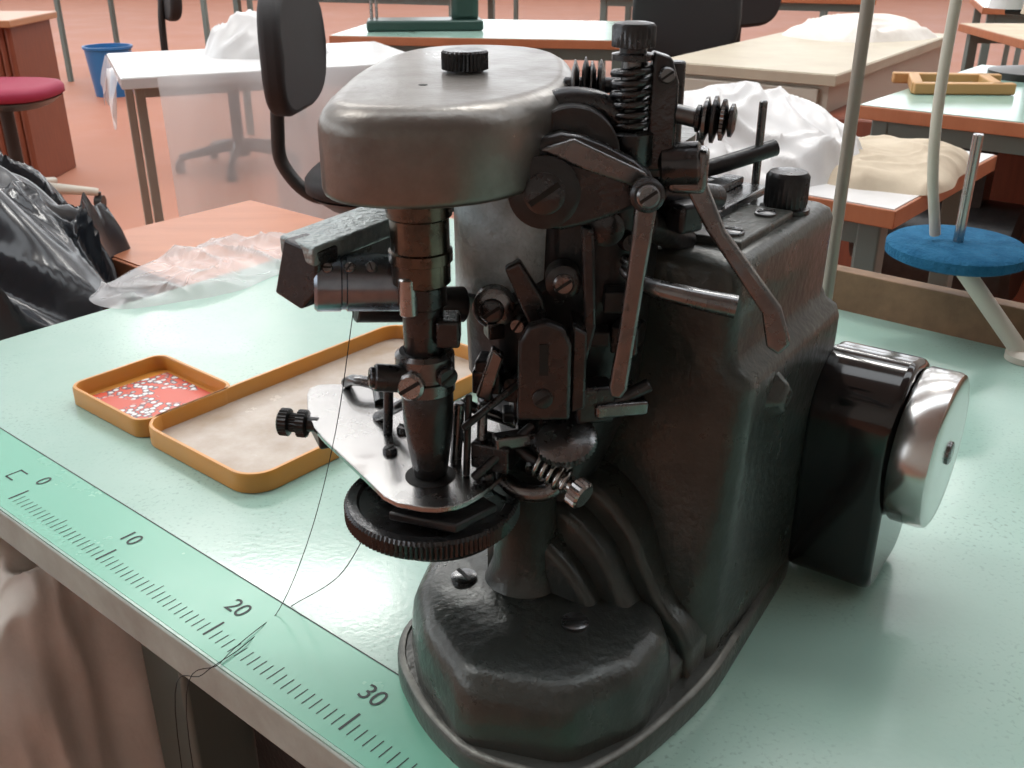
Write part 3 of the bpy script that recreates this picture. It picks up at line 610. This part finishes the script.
bx=empty('cardboard_box'); box('box_body',(75,150,-60),(46,34,30),CRD,bx,rz=.3,bevel=.3); box('box_flap',(66,132,-44),(40,14,.5),CRD,bx,rz=.3)
far=[(-150,560,MINT),(40,520,BEI),(190,430,MINT),(-20,760,WHT),(-330,760,WHT),(200,700,MINT)]
for i,(x,y,m) in enumerate(far):
    rtable('workshop_table',(x,y),(.9,-.3),130,65,0,m,WOOD)
    cloth('fabric_bundle',(x+74,y+20),30,18,7+2*(i%3),[CLW,CLO,WHT][i%3],0,seed=30+i)
chair('office_chair',-130,480,2.0,CHB,PLB); chair('office_chair',110,420,.6,CHB,PLB)
cloth('dark_garment_pile',(-132,571),12,12,8,CHB,0,seed=44)
cloth('brown_floor_sack',(-330,620),45,35,28,CLO,-76,seed=46)
# black bag & clear film at left
rtable('low_side_bench',(-98,96),E1,38,60,-14.2,WOOD,WOOD,inset_=4)
cloth('black_plastic_bag',(-61,103),20,24,22,BAG,-14,seed=12,rz=.5,n=120,fa=.40,freq=1.15,flat=2.4,lump=.4,steep=1.2)
cloth('clear_plastic_film',TB(-28,33)[:2],7,12,.4,SHEET,0.05,seed=14,rz=-.69+.1,n=90,fa=.2,freq=.9)
cloth('white_fabric_sack',TB(-11,3)[:2],13.5,15,67,CLW,-76,seed=17,rz=TA,n=120,sq=3,fa=.35,freq=1.0,flat=12,lump=.05,steep=.5,zmax=-3.2)
sp=empty('blue_felt_spool_stand')
rev('felt_disc',[(4.9,0),(5.4,.25),(5.4,1.0),(5.0,1.3),(1,1.35)],(35.6,77.2,7.4),(0,0,1),BLU,sp,n=48)
cyl('spindle',(35.6,77.2,6),(35.6,77.2,17.2),.4,STL,sp)
cyl('bent_leg',(35.6,77.2,7.4),(41.2,73.6,0.0),.7,IVO,sp); rev('leg_foot',[(1.6,0),(1.6,.5),(1,.8)],(41.2,73.6,0.02),(0,0,1),IVO,sp)
tp=empty('thread_stand_pole')
cyl('pole',(20,60,.4),(20,60,75),.38,GPT,tp,n=16); rev('pole_foot',[(2.2,0),(2.2,.8),(.8,1.6)],(20,60,0.02),(0,0,1),DST,tp)
sweep('thread_guide_arm',[(20,60,74),(24,64,75),(34,74,74)],.35,STL,tp)
sweep('hanging_tube',[(34,74,74),(33,78,45),(32.4,78,25),(32.3,77,16),(33.8,77.5,9.2)],.42,IVO,tp,n=10)
# =============================================================== LIGHT
w=bpy.data.worlds.new('sky'); bpy.context.scene.world=w; w.use_nodes=True
bg=w.node_tree.nodes['Background']; bg.inputs[0].default_value=(.94,.97,1,1); bg.inputs[1].default_value=4.2
def area(name,loc,size,sy,power,rot=(0,0,0),col=(1,1,1)):
    l=bpy.data.lights.new(name,'AREA'); l.shape='RECTANGLE'; l.size=size; l.size_y=sy; l.energy=power; l.color=col
    o=bpy.data.objects.new(name,l); COL.objects.link(o); o.location=loc; o.rotation_euler=rot; return o
for i,(x,y) in enumerate(((-2.4,1.2),(1.2,2.6),(-1.5,5),(2.5,6.5),(-3,9))):
    area('ceiling_lamp_%d'%i,(x,y,4.2),1.6,.35,72,col=(1,.97,.92))
# =============================================================== CAMERA
cam=bpy.data.cameras.new('camera'); cam.sensor_width=36; cam.lens=35.16; cam.clip_start=.02
co=bpy.data.objects.new('camera',cam); COL.objects.link(co); co.location=(0,0,TZ+.32)
co.rotation_euler=(math.pi/2-math.atan(.464),0,0); bpy.context.scene.camera=co
cam.dof.use_dof=True; cam.dof.focus_distance=.5; cam.dof.aperture_fstop=45
bpy.context.scene.view_settings.view_transform='Standard'
bpy.context.scene.view_settings.exposure=-.55
